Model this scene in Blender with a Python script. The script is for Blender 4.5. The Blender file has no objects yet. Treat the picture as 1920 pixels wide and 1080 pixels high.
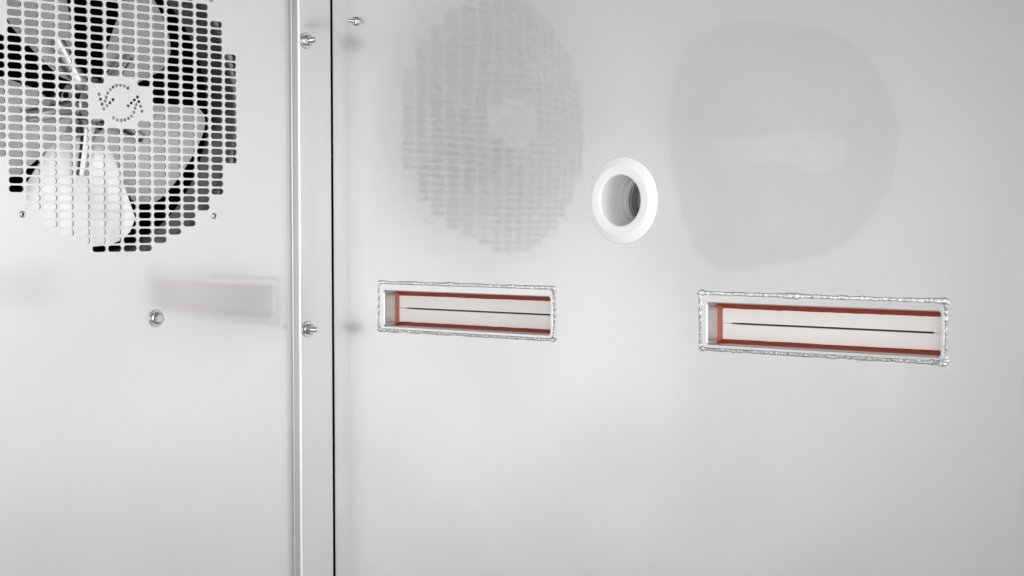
import bpy, bmesh, math, random
from mathutils import Vector, Matrix, noise
from mathutils.geometry import delaunay_2d_cdt

# ------------------------------------------------------------------ camera, light, exposure
S = bpy.context.scene
COL = S.collection
R = math.radians

cam_d = bpy.data.cameras.new("camera")
cam_d.sensor_width = 36.0
cam_d.lens = 3288.18 / 1920.0 * 36.0
cam_d.clip_start, cam_d.clip_end = 0.05, 50.0
cam = bpy.data.objects.new("camera", cam_d)
COL.objects.link(cam)
yaw, pitch, roll = R(41.7008), R(-2.2652), R(-0.0745)
fw = Vector((-math.sin(yaw) * math.cos(pitch), math.cos(yaw) * math.cos(pitch), math.sin(pitch)))
rt = Vector((math.cos(yaw), math.sin(yaw), 0))
up = rt.cross(fw)
r2 = rt * math.cos(roll) + up * math.sin(roll)
u2 = up * math.cos(roll) - rt * math.sin(roll)
M = Matrix((r2, u2, -fw)).transposed().to_4x4()
M.translation = Vector((1.48034, -1.34484, 0.0))
cam.matrix_world = M
S.camera = cam

w = bpy.data.worlds.new("World")
S.world = w
w.use_nodes = True
bg = w.node_tree.nodes["Background"]
bg.inputs[0].default_value = (1, 1, 1, 1)
bg.inputs[1].default_value = 0.45


def area_light(name, loc, target, sx, sy, power):
    d = bpy.data.lights.new(name, 'AREA')
    d.shape = 'RECTANGLE'
    d.size, d.size_y, d.energy = sx, sy, power
    o = bpy.data.objects.new(name, d)
    COL.objects.link(o)
    # a diffuser that glows most in the middle and fades towards its edges
    d.use_nodes = True
    N, L = d.node_tree.nodes, d.node_tree.links
    em = N['Emission']
    geo = N.new('ShaderNodeNewGeometry')
    sp = N.new('ShaderNodeSeparateXYZ')
    L.new(geo.outputs['Parametric'], sp.inputs[0])
    last = None
    for ax in (0, 1):
        pp = N.new('ShaderNodeMath')
        pp.operation = 'PINGPONG'
        pp.inputs[1].default_value = 0.5
        L.new(sp.outputs[ax], pp.inputs[0])
        ms = N.new('ShaderNodeMapRange')
        ms.interpolation_type = 'SMOOTHSTEP'
        ms.inputs['From Max'].default_value = 0.5
        ms.inputs['To Max'].default_value = 2.0
        L.new(pp.outputs[0], ms.inputs['Value'])
        if last is None:
            last = ms.outputs[0]
        else:
            mm = N.new('ShaderNodeMath')
            mm.operation = 'MULTIPLY'
            L.new(last, mm.inputs[0])
            L.new(ms.outputs[0], mm.inputs[1])
            last = mm.outputs[0]
    L.new(last, em.inputs['Strength'])
    o.location = loc
    o.rotation_euler = (Vector(target) - Vector(loc)).to_track_quat('-Z', 'Y').to_euler()
    return o


area_light("softbox_key", (2.05, -2.65, -0.16), (0.3, -0.1, -0.10), 3.8, 2.4, 48.5)
area_light("softbox_side", (3.2, -0.55, 0.08), (0.1, -0.2, 0.0), 1.6, 1.7, 34)

S.view_settings.view_transform = 'Standard'
S.view_settings.look = 'None'
S.view_settings.exposure = 0.10
S.view_settings.gamma = 1.0
S.cycles.use_denoising = True
S.cycles.max_bounces = 10
S.cycles.glossy_bounces = 6

# ------------------------------------------------------------------ materials


def new_mat(name):
    m = bpy.data.materials.new(name)
    m.use_nodes = True
    m.node_tree.nodes.clear()
    return m, m.node_tree.nodes, m.node_tree.links


def steel_sheet(name, seed, base=0.54, rough=0.44, mirror=0.13, dish=None, sharp=0.04, wave=1.0):
    """Satin sheet steel: a wide lobe, a weak sharp lobe and the slow waves of thin sheet."""
    m, N, L = new_mat(name)
    out = N.new('ShaderNodeOutputMaterial')
    mix = N.new('ShaderNodeMixShader')
    mix.inputs[0].default_value = mirror
    pb = N.new('ShaderNodeBsdfPrincipled')
    pb.inputs['Metallic'].default_value = 1.0
    gl = N.new('ShaderNodeBsdfGlossy')
    gl.inputs['Color'].default_value = (0.86, 0.86, 0.86, 1)
    gl.inputs['Roughness'].default_value = sharp
    geo = N.new('ShaderNodeNewGeometry')
    off = N.new('ShaderNodeVectorMath')
    off.operation = 'ADD'
    off.inputs[1].default_value = (seed * 3.1, seed * 1.7, seed * 2.3)
    L.new(geo.outputs['Position'], off.inputs[0])
    # faint smears in the finish
    n1 = N.new('ShaderNodeTexNoise')
    n1.inputs['Scale'].default_value = 6.0
    n1.inputs['Detail'].default_value = 6.0
    L.new(off.outputs[0], n1.inputs['Vector'])
    mr = N.new('ShaderNodeMapRange')
    mr.inputs['To Min'].default_value = rough - 0.08
    mr.inputs['To Max'].default_value = rough + 0.08
    L.new(n1.outputs['Fac'], mr.inputs['Value'])
    L.new(mr.outputs[0], pb.inputs['Roughness'])
    cr = N.new('ShaderNodeMapRange')
    cr.inputs['To Min'].default_value = base - 0.025
    cr.inputs['To Max'].default_value = base + 0.025
    L.new(n1.outputs['Fac'], cr.inputs['Value'])
    cc = N.new('ShaderNodeCombineColor')
    for i in range(3):
        L.new(cr.outputs[0], cc.inputs[i])
    L.new(cc.outputs[0], pb.inputs['Base Color'])
    # slow waves of the sheet
    n2 = N.new('ShaderNodeTexNoise')
    n2.inputs['Scale'].default_value = 4.0
    n2.inputs['Detail'].default_value = 0.0
    L.new(off.outputs[0], n2.inputs['Vector'])
    bp = N.new('ShaderNodeBump')
    bp.inputs['Strength'].default_value = 1.0
    bp.inputs['Distance'].default_value = 0.0011
    # finer ripples, and the shallow dishes of the sheet between its fixings
    n3 = N.new('ShaderNodeTexNoise')
    n3.inputs['Scale'].default_value = 8.0
    n3.inputs['Detail'].default_value = 0.0
    L.new(off.outputs[0], n3.inputs['Vector'])
    hs = N.new('ShaderNodeMath')
    hs.operation = 'MULTIPLY_ADD'
    hs.inputs[1].default_value = 0.55 * wave
    L.new(n3.outputs['Fac'], hs.inputs[0])
    L.new(n2.outputs['Fac'], hs.inputs[2])
    height = hs.outputs[0]
    for x0, y0, z0, ax, ay, az, dep in dish or ():
        mp = N.new('ShaderNodeMapping')
        mp.vector_type = 'TEXTURE'
        mp.inputs['Location'].default_value = (x0, y0, z0)
        mp.inputs['Scale'].default_value = (ax, ay, az)
        L.new(geo.outputs['Position'], mp.inputs['Vector'])
        dt = N.new('ShaderNodeVectorMath')
        dt.operation = 'DOT_PRODUCT'
        L.new(mp.outputs[0], dt.inputs[0])
        L.new(mp.outputs[0], dt.inputs[1])
        ng = N.new('ShaderNodeMath')
        ng.operation = 'MULTIPLY'
        ng.inputs[1].default_value = -1.0
        L.new(dt.outputs['Value'], ng.inputs[0])
        ex = N.new('ShaderNodeMath')
        ex.operation = 'EXPONENT'
        L.new(ng.outputs[0], ex.inputs[0])
        sc = N.new('ShaderNodeMath')
        sc.operation = 'MULTIPLY_ADD'
        sc.inputs[1].default_value = -dep / 0.0011
        L.new(ex.outputs[0], sc.inputs[0])
        L.new(height, sc.inputs[2])
        height = sc.outputs[0]
    L.new(height, bp.inputs['Height'])
    L.new(bp.outputs['Normal'], gl.inputs['Normal'])
    L.new(bp.outputs['Normal'], pb.inputs['Normal'])
    L.new(pb.outputs[0], mix.inputs[1])
    L.new(gl.outputs[0], mix.inputs[2])
    L.new(mix.outputs[0], out.inputs[0])
    return m


def simple(name, col, rough=0.5, metal=0.0, noise_scale=0, amp=0.0, bump=0.0, spec=0.5):
    m, N, L = new_mat(name)
    out = N.new('ShaderNodeOutputMaterial')
    pb = N.new('ShaderNodeBsdfPrincipled')
    pb.inputs['Base Color'].default_value = (*col, 1)
    pb.inputs['Roughness'].default_value = rough
    pb.inputs['Metallic'].default_value = metal
    pb.inputs['Specular IOR Level'].default_value = spec
    if noise_scale:
        geo = N.new('ShaderNodeTexCoord')
        n = N.new('ShaderNodeTexNoise')
        n.inputs['Scale'].default_value = noise_scale
        n.inputs['Detail'].default_value = 5
        L.new(geo.outputs['Object'], n.inputs['Vector'])
        mx = N.new('ShaderNodeMix')
        mx.data_type = 'RGBA'
        mx.inputs[6].default_value = (*[c * (1 - amp) for c in col], 1)
        mx.inputs[7].default_value = (*[min(1, c * (1 + amp)) for c in col], 1)
        L.new(n.outputs['Fac'], mx.inputs[0])
        L.new(mx.outputs[2], pb.inputs['Base Color'])
        if bump:
            b = N.new('ShaderNodeBump')
            b.inputs['Distance'].default_value = bump
            L.new(n.outputs['Fac'], b.inputs['Height'])
            L.new(b.outputs[0], pb.inputs['Normal'])
    L.new(pb.outputs[0], out.inputs[0])
    return m


M_LEFT = steel_sheet("satin_steel_fan_panel", 1.0, base=0.575, mirror=0.13, sharp=0.10, dish=((0, -0.30, -0.15, 1e3, 0.10, 0.085, 0.0016),))
M_RIGHT = steel_sheet("satin_steel_side_wall", 2.0, base=0.555, mirror=0.052, wave=2.2, dish=((0.60, 0, 0.10, 0.15, 1e3, 0.30, 0.0080), (0.15, 0, 0.10, 0.20, 1e3, 0.35, 0.0095)))
M_STRIP = steel_sheet("satin_steel_strip", 3.0, base=0.545, rough=0.46, mirror=0.10)
M_SIDE = steel_sheet("shaded_steel_fold", 5.0, base=0.36, rough=0.48, mirror=0.08)  # strip steel with a darker base: shade on the side leg put into colour
M_COVER = steel_sheet("satin_steel_cover", 4.0, base=0.54, rough=0.44, mirror=0.10)
M_BLADE = simple("pressed_steel_blade", (0.93, 0.93, 0.93), 0.40, 0.34, 60, 0.05)
M_HUB = simple("polished_steel", (0.52, 0.52, 0.52), 0.28, 1.0)
M_BOLT = simple("zinc_steel", (0.46, 0.46, 0.46), 0.26, 1.0, 400, 0.10)
M_WELD = simple("weld_metal", (0.66, 0.66, 0.66), 0.28, 1.0, 600, 0.30, 0.0012)
M_FRAME = simple("ground_steel_frame", (0.60, 0.60, 0.60), 0.42, 1.0, 120, 0.05)
M_RED = simple("red_silicone", (0.27, 0.033, 0.014), 0.38, 0.0, 220, 0.22, 0.0005)
M_CREAM = simple("cream_plastic", (0.80, 0.775, 0.74), 0.5, 0.0, 90, 0.03)
M_WHITE = simple("white_plastic", (0.84, 0.84, 0.84), 0.42, 0.0, 60, 0.012)
M_GREY = simple("grey_tube", (0.30, 0.30, 0.30), 0.45)
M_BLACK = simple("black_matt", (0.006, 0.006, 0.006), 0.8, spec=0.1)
M_SHROUD = simple("galvanised_shroud", (0.17, 0.17, 0.17), 0.48, 0.9, 80, 0.08)

# ------------------------------------------------------------------ mesh helpers


def link(name, me, mat, parent=None):
    o = bpy.data.objects.new(name, me)
    COL.objects.link(o)
    if mat:
        me.materials.clear()
        me.materials.append(mat)
    if parent:
        o.parent = parent
    return o


def from_py(name, V, F, mat, parent=None, smooth=False, recalc=True, angle=None):
    me = bpy.data.meshes.new(name)
    me.from_pydata([tuple(v) for v in V], [], F)
    if recalc:
        bm = bmesh.new()
        bm.from_mesh(me)
        bmesh.ops.recalc_face_normals(bm, faces=bm.faces)
        bm.to_mesh(me)
        bm.free()
    if smooth:
        for p in me.polygons:
            p.use_smooth = True
        if angle is not None:
            me.set_sharp_from_angle(angle=R(angle))
    me.update()
    return link(name, me, mat, parent)


def empty(name, loc, rot=None):
    o = bpy.data.objects.new(name, None)
    o.empty_display_size = 0.02
    COL.objects.link(o)
    o.location = loc
    if rot is not None:
        o.rotation_euler = rot
    return o


def tag(o, label, cat, group=None):
    o['label'] = label
    o['category'] = cat
    if group:
        o['group'] = group
    return o


def lathe(profile, n=48):
    """profile of (radius, z) points turned about z; open at both ends unless radius 0."""
    V, F, idx = [], [], []
    for r, z in profile:
        if r < 1e-9:
            idx.append([len(V)] * n)
            V.append((0, 0, z))
        else:
            idx.append(list(range(len(V), len(V) + n)))
            V += [(r * math.cos(2 * math.pi * k / n), r * math.sin(2 * math.pi * k / n), z) for k in range(n)]
    for a, b in zip(idx, idx[1:]):
        for k in range(n):
            q = [a[k], a[(k + 1) % n], b[(k + 1) % n], b[k]]
            f = list(dict.fromkeys(q))
            if len(f) > 2:
                F.append(f)
    return V, F


def obround(ca, cb, wd, ht, seg=7):
    r = ht / 2 * 0.94
    hw, hh = wd / 2 - r, ht / 2 - r
    P = []
    for sx, sy, a0 in ((1, 1, 0), (-1, 1, 90), (-1, -1, 180), (1, -1, 270)):
        for k in range(seg):
            a = R(a0 + 90 * k / (seg - 1))
            P.append((ca + sx * hw + r * math.cos(a), cb + sy * hh + r * math.sin(a)))
    return P


def rrect(a0, a1, b0, b1, r, seg=5):
    P = []
    for cx, cy, ang in ((a1 - r, b1 - r, 0), (a0 + r, b1 - r, 90), (a0 + r, b0 + r, 180), (a1 - r, b0 + r, 270)):
        for k in range(seg):
            a = R(ang + 90 * k / (seg - 1))
            P.append((cx + r * math.cos(a), cy + r * math.sin(a)))
    return P


def circle(ca, cb, r, n=16):
    return [(ca + r * math.cos(2 * math.pi * k / n), cb + r * math.sin(2 * math.pi * k / n)) for k in range(n)]


def inside(pt, poly):
    x, y = pt
    c = False
    j = len(poly) - 1
    for i in range(len(poly)):
        xi, yi = poly[i]
        xj, yj = poly[j]
        if (yi > y) != (yj > y) and x < (xj - xi) * (y - yi) / (yj - yi) + xi:
            c = not c
        j = i
    return c


def holed_sheet(name, outer, holes, place, thick, mat, parent=None):
    """A flat sheet cut with real holes; place(a, b, d) puts sheet coordinates at depth d."""
    pts, edges, loops = [], [], []
    for poly in [outer] + holes:
        i0 = len(pts)
        pts += [Vector(p) for p in poly]
        n = len(poly)
        edges += [(i0 + k, i0 + (k + 1) % n) for k in range(n)]
        loops.append(list(range(i0, i0 + n)))
    v2, e2, f2, _, _, _ = delaunay_2d_cdt(pts, edges, [], 1, 1e-7)
    assert len(v2) == len(pts), (len(v2), len(pts))
    boxes = []
    for h in holes:
        xs = [q[0] for q in h]
        ys = [q[1] for q in h]
        boxes.append((min(xs), max(xs), min(ys), max(ys), h))
    owner = {}
    for li, lp in enumerate(loops[1:]):
        for i in lp:
            owner[i] = li
    tris = []
    for f in f2:
        ow = {owner.get(i, -1) for i in f}
        if len(ow) == 1 and -1 not in ow:          # all corners on one hole outline: it is the hole
            c = (sum(v2[i][0] for i in f) / 3, sum(v2[i][1] for i in f) / 3)
            if inside(c, holes[next(iter(ow))]):
                continue
        tris.append(list(f))
    n = len(pts)
    V = [place(p[0], p[1], 0) for p in v2] + [place(p[0], p[1], thick) for p in v2]
    F = [t for t in tris] + [[i + n for i in reversed(t)] for t in tris]
    for lp in loops:
        k = len(lp)
        for q in range(k):
            a, b = lp[q], lp[(q + 1) % k]
            F.append([a, b, b + n, a + n])
    return from_py(name, V, F, mat, parent)


# ------------------------------------------------------------------ left panel with fan grilles
PX, PZ = 0.018835, 0.0084432            # pitch of the grille slots
GZ = 0.11795
FANS_Y = (-0.27787, -0.915)
ROWS = {0.5: 17.5, 1.5: 17.5, 2.5: 16.5, 3.5: 15.5, 4.5: 14.5, 5.5: 12.5, 6.5: 10.5, 7.5: 6.5}
BLANK = {0.5: 3, 1.5: 2}
DOTS = [(9.1, 15.5), (4.6, 17.3), (-0.1, 17.8), (-4.8, 17.1), (-9.2, 15.4), (-12.9, 12.8), (-15.8, 9.0), (-17.6, 4.7),
        (-18.8, 0.9), (-26.0, 7.2), (-24.3, 2.4), (-22.4, -2.3), (-20.7, -6.9), (-16.8, -3.7), (-13.0, -0.5), (-9.1, 2.7)]
Z0, Z1 = -0.72, 0.52
holes = []
for gy in FANS_Y:
    for ci in range(16):
        c = ci - 7.5
        rm = ROWS[abs(c)]
        for ri in range(int(2 * rm) + 1):
            r = ri - rm
            if abs(r) < BLANK.get(abs(c), 0):
                continue
            holes.append(obround(gy + c * PX, GZ + r * PZ, 0.0160, 0.00655))
    for dx, dz in DOTS:
        for s in (1, -1):
            holes.append(circle(gy - 0.00045 + s * dx / 1000, GZ - 0.0003 + s * dz / 1000, 0.00175, 12))
left = holed_sheet("perforated_panel", [(-1.75, Z0), (-0.0462, Z0), (-0.0462, Z1), (-1.75, Z1)], holes,
                   lambda a, b, d: (-d, a, b), 0.0015, M_LEFT)
tag(left, "large satin steel panel on the left, punched with a round slotted fan grille", "wall panel")

# ------------------------------------------------------------------ right wall panel
UA, UB, PW, ZT, ZB = 0.09418, 0.52723, 0.23984, -0.07902, -0.11730
RIM_L, RIM_R, RIM_T, RIM_B = 0.0070, 0.0038, 0.0080, 0.0038      # flat rim is wider above and towards the corner


def rim_outline(u, k, c, rad, seg):
    """the slot opening grown by k rim widths and c metres"""
    return rrect(u - k * RIM_L - c, u + PW + k * RIM_R + c, ZB - k * RIM_B - c, ZT + k * RIM_T + c, rad, seg)


BC = (0.4265, 0.0175)
wall_holes = [rim_outline(u, 1, 0.001, 0.004, 5) for u in (UA, UB)]
wall_holes.append(circle(BC[0], BC[1], 0.031, 40))
right = holed_sheet("plain_wall_panel", [(0.0125, Z0), (1.95, Z0), (1.95, Z1), (0.0125, Z1)], wall_holes,
                    lambda a, b, d: (a, d, b), 0.0015, M_RIGHT)
tag(right, "plain satin steel wall on the right, mirroring the fan grille", "wall panel")

# ------------------------------------------------------------------ dark casing behind both panels


def box(V, F, x0, x1, y0, y1, z0, z1):
    i = len(V)
    V += [(x, y, z) for x in (x0, x1) for y in (y0, y1) for z in (z0, z1)]
    F += [[i + q for q in f] for f in ((0, 1, 3, 2), (4, 6, 7, 5), (0, 4, 5, 1), (2, 3, 7, 6), (0, 2, 6, 4), (1, 5, 7, 3))]


V, F = [], []
box(V, F, -0.230, -0.220, -1.75, 0.2, Z0, Z1)
box(V, F, -0.230, 1.95, 0.2, 0.21, Z0, Z1)
for z in (Z0 - 0.012, Z1 + 0.002):
    box(V, F, -0.230, -0.0016, -1.75, 0.0, z, z + 0.01)
    box(V, F, -0.230, 1.95, 0.0016, 0.21, z, z + 0.01)
box(V, F, -0.230, -0.0016, -1.762, -1.752, Z0, Z1)
box(V, F, 1.952, 1.962, 0.0016, 0.21, Z0, Z1)
casing = from_py("casing", V, F, M_BLACK)
casing['kind'] = 'structure'

# ------------------------------------------------------------------ bolted corner strip


def sweep_profile(name, pts, z0, z1, thick, mat, parent, smooth_angle=40):
    """bent sheet: profile points (x, y) offset to a thickness and extruded along z"""
    n = len(pts)
    nor = []
    for i in range(n):
        a = Vector(pts[max(i - 1, 0)])
        b = Vector(pts[min(i + 1, n - 1)])
        d = (b - a).normalized()
        nor.append(Vector((-d.y, d.x)))
    outl = [Vector(p) for p in pts] + [Vector(pts[i]) + nor[i] * thick for i in reversed(range(n))]
    k = len(outl)
    V = [(p.x, p.y, z0) for p in outl] + [(p.x, p.y, z1) for p in outl]
    F = [[i, (i + 1) % k, (i + 1) % k + k, i + k] for i in range(k)]
    F += [[i, i + 1, k - 2 - i, k - 1 - i] for i in range(n - 1)]
    F += [[i + k, i + 1 + k, 2 * k - 2 - i, 2 * k - 1 - i] for i in range(n - 1)]
    return from_py(name, V, F, mat, parent, True, True, smooth_angle)


def arc(cx, cy, r, a0, a1, n=6):
    return [(cx + r * math.cos(R(a0 + (a1 - a0) * k / n)), cy + r * math.sin(R(a0 + (a1 - a0) * k / n))) for k in range(n + 1)]


strip = empty("corner_strip", (0, 0, Z0))
tag(strip, "narrow raised steel strip bolted down the corner beside the fan panel", "corner strip")
YE = -0.0507
XF = 0.0120
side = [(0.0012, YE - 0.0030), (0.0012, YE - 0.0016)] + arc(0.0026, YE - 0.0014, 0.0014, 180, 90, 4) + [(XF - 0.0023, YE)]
front = arc(XF - 0.0022, YE + 0.0022, 0.0022, 270, 360, 6) + [(XF, -0.0271)]
h = Z1 - Z0
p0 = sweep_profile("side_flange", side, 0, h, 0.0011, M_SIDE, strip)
p0['label'] = "side of the raised strip, its shade put into the grey"
p1 = sweep_profile("front_flange", front, 0, h, 0.0011, M_STRIP, strip)
prof2 = [(XF - 0.0008, -0.0360)] + [(XF - 0.0008, -0.0023)] + arc(XF - 0.0008 - 0.0008, -0.0023, 0.0008, 0, 90, 4) + [(0.0004, -0.0015)]
p2 = sweep_profile("flat_cover", prof2, 0, h, 0.0011, M_COVER, strip)

# ------------------------------------------------------------------ fixings


def hexagon(r_af, z0, z1, ch=0.0006):
    rc = r_af / math.cos(math.pi / 6)
    V, F = [], []
    rings = [(rc, z0), (rc, z1 - ch), (rc - ch * 1.6, z1)]
    for r, z in rings:
        V += [(r * math.cos(math.pi / 3 * k + 0.26), r * math.sin(math.pi / 3 * k + 0.26), z) for k in range(6)]
    for a in range(2):
        F += [[a * 6 + k, a * 6 + (k + 1) % 6, a * 6 + 6 + (k + 1) % 6, a * 6 + 6 + k] for k in range(6)]
    F += [list(range(5, -1, -1)), list(range(12, 18))]
    return V, F


ROT_LEFT = (0, R(90), 0)        # local z along +x
ROT_RIGHT = (R(90), 0, 0)       # local z along -y


def lathe_part(name, profile, mat, parent, n=40, angle=35):
    V, F = lathe(profile, n)
    return from_py(name, V, F, mat, parent, True, True, angle)


def stud_and_nut(name, loc, rot, label, wr=0.0089, af=0.0049, sr=0.0029, nut_h=0.0052, length=0.0150, washer=True, turn=0.0):
    e = empty(name, loc, rot)
    z = 0.0
    if washer:
        lathe_part("washer", [(sr, 0.0), (wr - 0.0002, 0.0), (wr, 0.0003), (wr, 0.0010), (wr - 0.0004, 0.0013), (sr, 0.0013)], M_BOLT, e)
        z = 0.0013
    V, F = lathe([(sr, z), (af * 1.22, z), (af * 1.22, z + 0.0008), (af * 1.05, z + 0.0013), (sr, z + 0.0013)], 36)
    from_py("nut_collar", V, F, M_BOLT, e, True, True, 35)
    V, F = hexagon(af, z + 0.0010, z + nut_h)
    V = [(x * math.cos(turn) - y * math.sin(turn), x * math.sin(turn) + y * math.cos(turn), q) for x, y, q in V]
    from_py("nut", V, F, M_BOLT, e)
    prof = [(sr, z)]
    zz = z + nut_h
    while zz < length - 0.0016:                     # thread ridges
        prof += [(sr, zz), (sr - 0.00035, zz + 0.0004)]
        zz += 0.0008
    prof += [(sr * 0.98, length - 0.0014), (sr * 0.62, length), (0, length)]
    lathe_part("stud", prof, M_BOLT, e, 24)
    tag(e, label, "bolt", "bolts in the steel panels")
    return e


stud_and_nut("stud_bolt", (XF, -0.0392, 0.1973), ROT_LEFT, "washer, nut and protruding stud at the top of the corner strip")
stud_and_nut("stud_bolt", (XF, -0.0392, -0.1229), ROT_LEFT, "washer, nut and protruding stud lower down the corner strip, level with the slots", turn=0.4)
stud_and_nut("stud_bolt", (0.0513, -0.0001, 0.2189), ROT_RIGHT, "small bare stud and nut pointing sideways from the right wall near the top corner",
             af=0.0041, sr=0.0021, nut_h=0.0042, length=0.0125, washer=False)

e = empty("hex_bolt", (0.0001, -0.2372, -0.1025), ROT_LEFT)
lathe_part("washer", [(0.003, 0), (0.0086, 0), (0.0088, 0.0003), (0.0088, 0.0010), (0.0084, 0.0013), (0.003, 0.0013)], M_BOLT, e)
lathe_part("collar", [(0.003, 0.0012), (0.0064, 0.0013), (0.0064, 0.0019), (0.0050, 0.0027), (0.003, 0.0027)], M_BOLT, e)
V, F = hexagon(0.0050, 0.0022, 0.0072, 0.0008)
from_py("head", V, F, M_BOLT, e)
tag(e, "hex head bolt on a washer alone in the panel below the fan grille", "bolt", "bolts in the steel panels")

for (ry, rz, lab) in ((-0.3939, 0.0048, "small pop rivet at the lower left of the fan grille"),
                      (-0.1598, 0.0033, "small pop rivet at the lower right of the fan grille"),
                      (-0.1617, 0.2330, "small pop rivet at the upper right of the fan grille, cut by the photo edge")):
    e = empty("pop_rivet", (0.0001, ry, rz), ROT_LEFT)
    lathe_part("rivet_head", [(0.0033, 0), (0.0033, 0.0003), (0.0029, 0.0008), (0.0021, 0.0012), (0.0014, 0.0012), (0.0012, 0.0009), (0.0012, 0.0002)], M_BOLT, e, 28, 60)
    lathe_part("mandrel", [(0.00118, 0.0001), (0.00118, 0.0004), (0.0006, 0.0005), (0, 0.0005)], M_BLACK, e, 16)
    tag(e, lab, "rivet", "rivets round the fan grille")

# ------------------------------------------------------------------ fans


def make_blade(parent, th_deg):
    nu, nv = 16, 14
    R0, RT = 0.030, 0.1465
    V, F = [], []
    for side in (0, 1):
        for j in range(nv + 1):
            for i in range(nu + 1):
                u = i / nu
                v = j / nv
                k = 2 * u - 1
                tip = RT - 0.022 * abs(k) ** 6
                r = R0 + (tip - R0) * v
                wide = R(53) * (1.12 - 0.12 * v) if r > 0.05 else R(53) * (0.72 + 0.40 * min(1, (r - R0) / 0.02))
                th = R(th_deg) + (u - 0.5) * wide
                a = 0.030 + 0.024 * v
                dep = 0.062 + (0.5 - u) * a + 0.006 * math.sin(math.pi * u)
                dep += 0.0012 * side
                V.append((-dep, r * math.cos(th), r * math.sin(th)))
    n1 = (nu + 1) * (nv + 1)
    ix = lambda i, j, s=0: s * n1 + j * (nu + 1) + i
    for j in range(nv):
        for i in range(nu):
            q = [ix(i, j), ix(i + 1, j), ix(i + 1, j + 1), ix(i, j + 1)]
            F.append(q)
            F.append([a + n1 for a in reversed(q)])
    for j in range(nv):
        for i in (0, nu):
            F.append([ix(i, j), ix(i, j + 1), ix(i, j + 1, 1), ix(i, j, 1)])
    for i in range(nu):
        for j in (0, nv):
            F.append([ix(i, j), ix(i + 1, j), ix(i + 1, j, 1), ix(i, j, 1)])
    b = from_py("blade", V, F, M_BLADE, parent, True, True, 50)
    # pressed rib that carries the blade
    V, F = [], []
    n = 14
    stations = [(0.012, 0.058, 0.0115), (0.022, 0.053, 0.0105), (0.032, 0.0525, 0.0080), (0.045, 0.0540, 0.0068), (0.060, 0.0555, 0.0064), (0.074, 0.0570, 0.0060), (0.0745, 0.060, 0.0050)]
    t = R(th_deg)
    ct, st = math.cos(t), math.sin(t)
    for r, dep, rad in stations:
        for k in range(n):
            a = 2 * math.pi * k / n
            off, dd = rad * math.cos(a), rad * 0.8 * math.sin(a)
            V.append((-dep + dd, r * ct - off * st, r * st + off * ct))
    for s in range(len(stations) - 1):
        for k in range(n):
            F.append([s * n + k, s * n + (k + 1) % n, s * n + n + (k + 1) % n, s * n + n + k])
    F += [list(range(n)), [(len(stations) - 1) * n + k for k in range(n)]]
    from_py("arm", V, F, M_HUB, b, True, True, 50)


def make_fan(gy, label):
    e = empty("axial_fan", (0, gy, GZ))
    for th in (-97, -25, 47, 119, 191):
        make_blade(e, th)
    hub = lathe_part("hub", [(0.034, -0.078), (0.034, -0.066), (0.031, -0.060), (0.025, -0.0575), (0.021, -0.056), (0.0195, -0.050), (0.0185, -0.0465),
                             (0.0165, -0.0455), (0.0100, -0.0455), (0.0088, -0.0475), (0.0088, -0.052)], M_HUB, e, 56, 35)
    hub.rotation_euler = ROT_LEFT
    sh = lathe_part("shaft", [(0.0086, -0.10), (0.0086, -0.0475), (0.0078, -0.0465), (0, -0.0465)], M_SHROUD, e, 32)
    sh.rotation_euler = ROT_LEFT
    for a in (35, 107, 179, 251, 323):
        sc = lathe_part("rivet", [(0.0030, -0.0590), (0.0030, -0.0570), (0.002, -0.0562), (0, -0.0560)], M_BLACK, hub, 16)
        sc.location = (0.0275 * math.cos(R(a)), 0.0275 * math.sin(R(a)), 0)
    mo = lathe_part("motor", [(0, -0.108), (0.050, -0.110), (0.055, -0.116), (0.055, -0.19), (0, -0.19)], M_BLACK, e, 48)
    mo.rotation_euler = ROT_LEFT
    tag(e, label, "fan", "fans behind the panel")
    s = lathe_part("fan_shroud", [(0.170, -0.0060), (0.158, -0.0060), (0.1545, -0.0085), (0.1530, -0.013), (0.1525, -0.055), (0.1537, -0.055), (0.1542, -0.014), (0.158, -0.0075), (0.170, -0.0072)],
                   M_SHROUD, None, 96, 40)
    s.location = (0, gy, GZ)
    s.rotation_euler = ROT_LEFT
    return e, s


f1, s1 = make_fan(FANS_Y[0], "five-bladed steel fan behind the round grille at upper left")
tag(s1, "round steel shroud ring just behind the grille at upper left, around the blades", "fan shroud", "shrouds behind the panel")
f2, s2 = make_fan(FANS_Y[1], "second steel fan outside the frame, seen only as the faint mirror image at far right")
tag(s2, "shroud ring of the second fan, seen only within the faint mirror image at far right", "fan shroud", "shrouds behind the panel")

# ------------------------------------------------------------------ rectangular slot ports


def ring_tube(loops, closed_ends=False):
    """join consecutive point loops (same count) with quads"""
    V, F = [], []
    n = len(loops[0])
    for lp in loops:
        V += lp
    for a in range(len(loops) - 1):
        for k in range(n):
            F.append([a * n + k, a * n + (k + 1) % n, (a + 1) * n + (k + 1) % n, (a + 1) * n + k])
    return V, F


def walk(poly, step):
    out = []
    n = len(poly)
    for i in range(n):
        a, b = Vector(poly[i]), Vector(poly[(i + 1) % n])
        L = (b - a).length
        k = max(1, int(L / step))
        out += [a.lerp(b, q / k) for q in range(k)]
    return out


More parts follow.
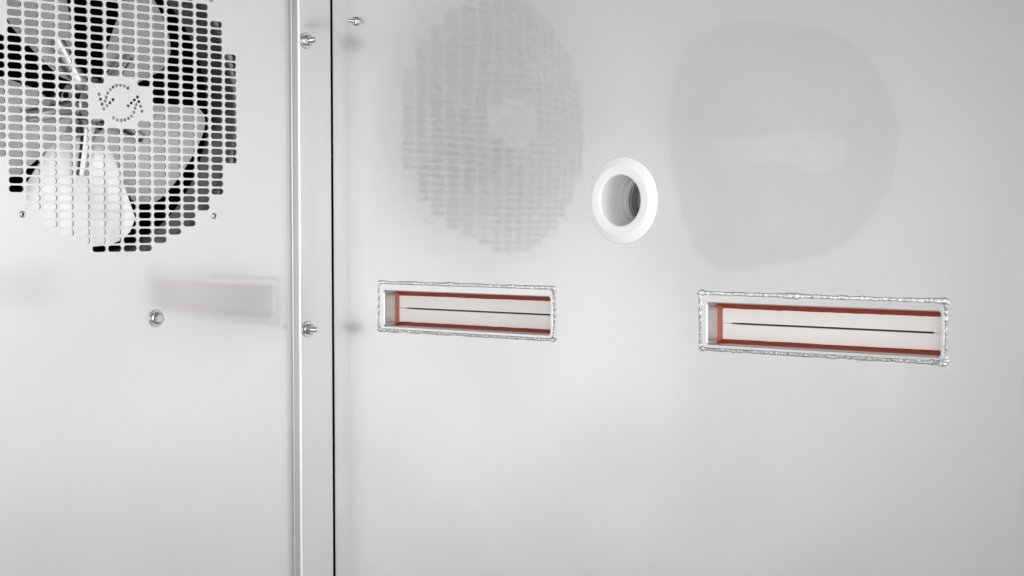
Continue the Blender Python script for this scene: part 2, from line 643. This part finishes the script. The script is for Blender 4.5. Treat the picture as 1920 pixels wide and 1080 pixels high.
def make_port(u0, label, seed):
    rnd = random.Random(seed)
    u1 = u0 + PW
    e = empty("slot_port", ((u0 + u1) / 2, 0, ZB))
    ox, oz = (u0 + u1) / 2, ZB

    def lp(k, c, y, rad, seg=6):
        return [(a - ox, y, b - oz) for a, b in rim_outline(u0, k, c, rad, seg)]
    # frame: end of a rectangular tube, softly rounded inner edge
    V, F = ring_tube([lp(1, 0, 0.012, 0.004), lp(1, 0, -0.0002, 0.004), lp(1, -0.0006, -0.0008, 0.0038), lp(0, 0.0010, -0.0008, 0.0030),
                      lp(0, 0.0004, -0.0005, 0.0027), lp(0, 0.0, 0.0003, 0.0025), lp(0, 0.0, 0.034, 0.0025), lp(1, 0, 0.034, 0.004), lp(1, 0, 0.012, 0.004)])
    fr = from_py("frame", V, F, M_FRAME, e)
    # weld bead round the frame
    base = walk(rim_outline(u0, 1, 0.0012, 0.0016, 3), 0.00045)
    n = len(base)
    m = 9
    V, F = [], []
    s = 0.0
    pitch = 0.0030
    ph = 0.0
    corners = [(u0 - RIM_L, ZT + RIM_T), (u1 + RIM_R, ZT + RIM_T), (u0 - RIM_L, ZB - RIM_B), (u1 + RIM_R, ZB - RIM_B)]
    cw = [rnd.uniform(0.3, 1.0) for _ in corners]
    for i in range(n):
        p, q = base[i], base[(i + 1) % n]
        pp = base[i - 1]
        t = (q - pp).normalized()
        nv = Vector((t.y, -t.x))
        ph += (q - p).length / (pitch * (1 + 0.25 * noise.noise(Vector((i * 0.021, seed, 0)))))
        saw = ph % 1.0
        big = noise.noise(Vector((p.x * 60, p.y * 60, seed * 7.0)))
        mid = noise.noise(Vector((p.x * 260, p.y * 260, seed * 3.0)))
        blob = max(0.0, noise.noise(Vector((p.x * 38, p.y * 38, seed * 11.0))) - 0.22)
        wdt = 0.0014 + 0.0020 * blob + 0.0006 * big + 0.0007 * mid + 0.0006 * saw
        hgt = 0.0010 + 0.0020 * blob + 0.0005 * big + 0.0010 * mid + 0.0015 * saw
        for cc, k in zip(corners, cw):
            dd = (p - Vector(cc)).length
            g = math.exp(-(dd / 0.0045) ** 2) if dd < 0.02 else 0
            wdt += 0.0012 * g * k
            hgt += 0.0010 * g * k
        shift = 0.0005 * noise.noise(Vector((p.x * 90, p.y * 90, seed * 5.0 + 9)))
        for k in range(m):
            a = math.pi * k / (m - 1)
            o = shift + wdt * math.cos(a)
            y = 0.0004 - hgt * math.sin(a)
            c = p + nv * o + t * (0.0004 * math.sin(a) ** 2)
            V.append((c.x - ox, y, c.y - oz))
    for i in range(n):
        for k in range(m - 1):
            a, b = i * m, ((i + 1) % n) * m
            F.append([a + k, a + k + 1, b + k + 1, b + k])
    from_py("weld_bead", V, F, M_WELD, e)
    # red sealant: a fillet between the tube wall and the blocks, with a hand-run edge
    outer = walk(rrect(u0 - 0.0003, u1 + 0.0003, ZB - 0.0003, ZT + 0.0003, 0.0024, 3), 0.003)
    rings = [[], [], [], []]
    for p in outer:
        sid = min(max((p.x - u0) / 0.004, 0), 1) * min(max((u1 - p.x) / 0.004, 0), 1)
        j = 0.00035 * noise.noise(Vector((p.x * 70, p.y * 70, seed * 2.0))) + 0.0002 * noise.noise(Vector((p.x * 300, p.y * 300, seed)))
        top = 0.0062 if p.y > (ZT + ZB) / 2 else 0.0042
        inn = Vector((min(max(p.x, u0 + 0.0034 + j), u1 - 0.0034 - j), min(max(p.y, ZB + top * 0.98 + j), ZT - top + j)))
        jd = 0.0005 * noise.noise(Vector((p.x * 120, p.y * 120, seed * 4.0)))
        front = 0.0035 if p.y < ZB + 0.001 else 0.0150
        rings[0].append((p.x - ox, front + 2 * jd, p.y - oz))
        md = p.lerp(inn, 0.12 if p.y < ZB + 0.001 else 0.22)
        rings[1].append((md.x - ox, 0.0178 + jd, md.y - oz))
        md = p.lerp(inn, 0.62)
        rings[2].append((md.x - ox, 0.0192, md.y - oz))
        rings[3].append((inn.x - ox, 0.0206, inn.y - oz))
    V, F = ring_tube(rings)
    from_py("red_seal", V, F, M_RED, e, True, True, 60)
    # two cream blocks with a slit between them
    zm = -0.0986
    sl = 0.0009

    def block(name, z0, z1, slit_at_top):
        s0, s1 = u0 + 0.0118, u1 - 0.0175
        g = 0.00018
        if slit_at_top:
            P = [(u0 + 0.0004, z0), (u1 - 0.0004, z0), (u1 - 0.0004, z1 - g), (s1 + 0.0004, z1 - g), (s1, z1 - sl), (s0 + 0.0025, z1 - sl), (s0, z1 - g), (u0 + 0.0004, z1 - g)]
        else:
            P = [(u0 + 0.0004, z1), (u0 + 0.0004, z0 + g), (s0, z0 + g), (s0 + 0.0025, z0 + sl), (s1, z0 + sl), (s1 + 0.0004, z0 + g), (u1 - 0.0004, z0 + g), (u1 - 0.0004, z1)]
        V = [(a - ox, 0.0203, b - oz) for a, b in P] + [(a - ox, 0.0335, b - oz) for a, b in P]
        k = len(P)
        F = [list(range(k)), list(range(2 * k - 1, k - 1, -1))] + [[i, (i + 1) % k, (i + 1) % k + k, i + k] for i in range(k)]
        from_py(name, V, F, M_CREAM, e)
    block("upper_block", zm, ZT - 0.0004, False)
    block("lower_block", ZB + 0.0004, zm, True)
    V, F = [], []
    box(V, F, u0 - ox - 0.0005, u1 - ox + 0.0005, 0.0340, 0.0360, -0.002, ZT - ZB + 0.002)
    from_py("rear_plate", V, F, M_BLACK, e)
    tag(e, label, "slot port", "welded slots in the right wall")
    return e


make_port(UA, "welded slot with red seal and cream blocks, the one nearer the corner strip", 3)
make_port(UB, "larger-looking welded slot with red seal and cream blocks, right of the white bushing", 8)

# ------------------------------------------------------------------ white bushing
b = empty("wall_bushing", (BC[0], 0, BC[1]), ROT_RIGHT)
RB = 0.0248
lathe_part("flange", [(0.0300, -0.0004), (0.0424, 0.0000), (0.0425, 0.0008), (0.0418, 0.0018), (0.0350, 0.0050), (0.0342, 0.0053), (0.0268, 0.0053), (0.0256, 0.0050),
                      (RB + 0.0003, 0.0044), (RB, 0.0036), (RB - 0.0002, -0.0234), (RB + 0.0018, -0.0236), (RB + 0.0018, -0.0243)], M_WHITE, b, 128, 16)
lathe_part("inner_sleeve", [(RB + 0.003, -0.0243), (RB - 0.0002, -0.0243), (RB - 0.0004, -0.0333), (RB + 0.0012, -0.0335), (RB + 0.0012, -0.0340), (RB - 0.0006, -0.0342), (RB - 0.0008, -0.0400), (RB + 0.003, -0.0400)],
           M_WHITE, b, 72, 30)
lathe_part("rear_tube", [(RB + 0.003, -0.0400), (RB + 0.0012, -0.0402), (RB + 0.0012, -0.0440), (RB - 0.0004, -0.0445), (RB - 0.0004, -0.0560), (RB - 0.0030, -0.0562), (RB - 0.0030, -0.070)],
           M_GREY, b, 72, 30)
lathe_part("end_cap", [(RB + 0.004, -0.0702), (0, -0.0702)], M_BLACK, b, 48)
tag(b, "round white plastic bushing with a deep open bore in the right wall", "bushing")
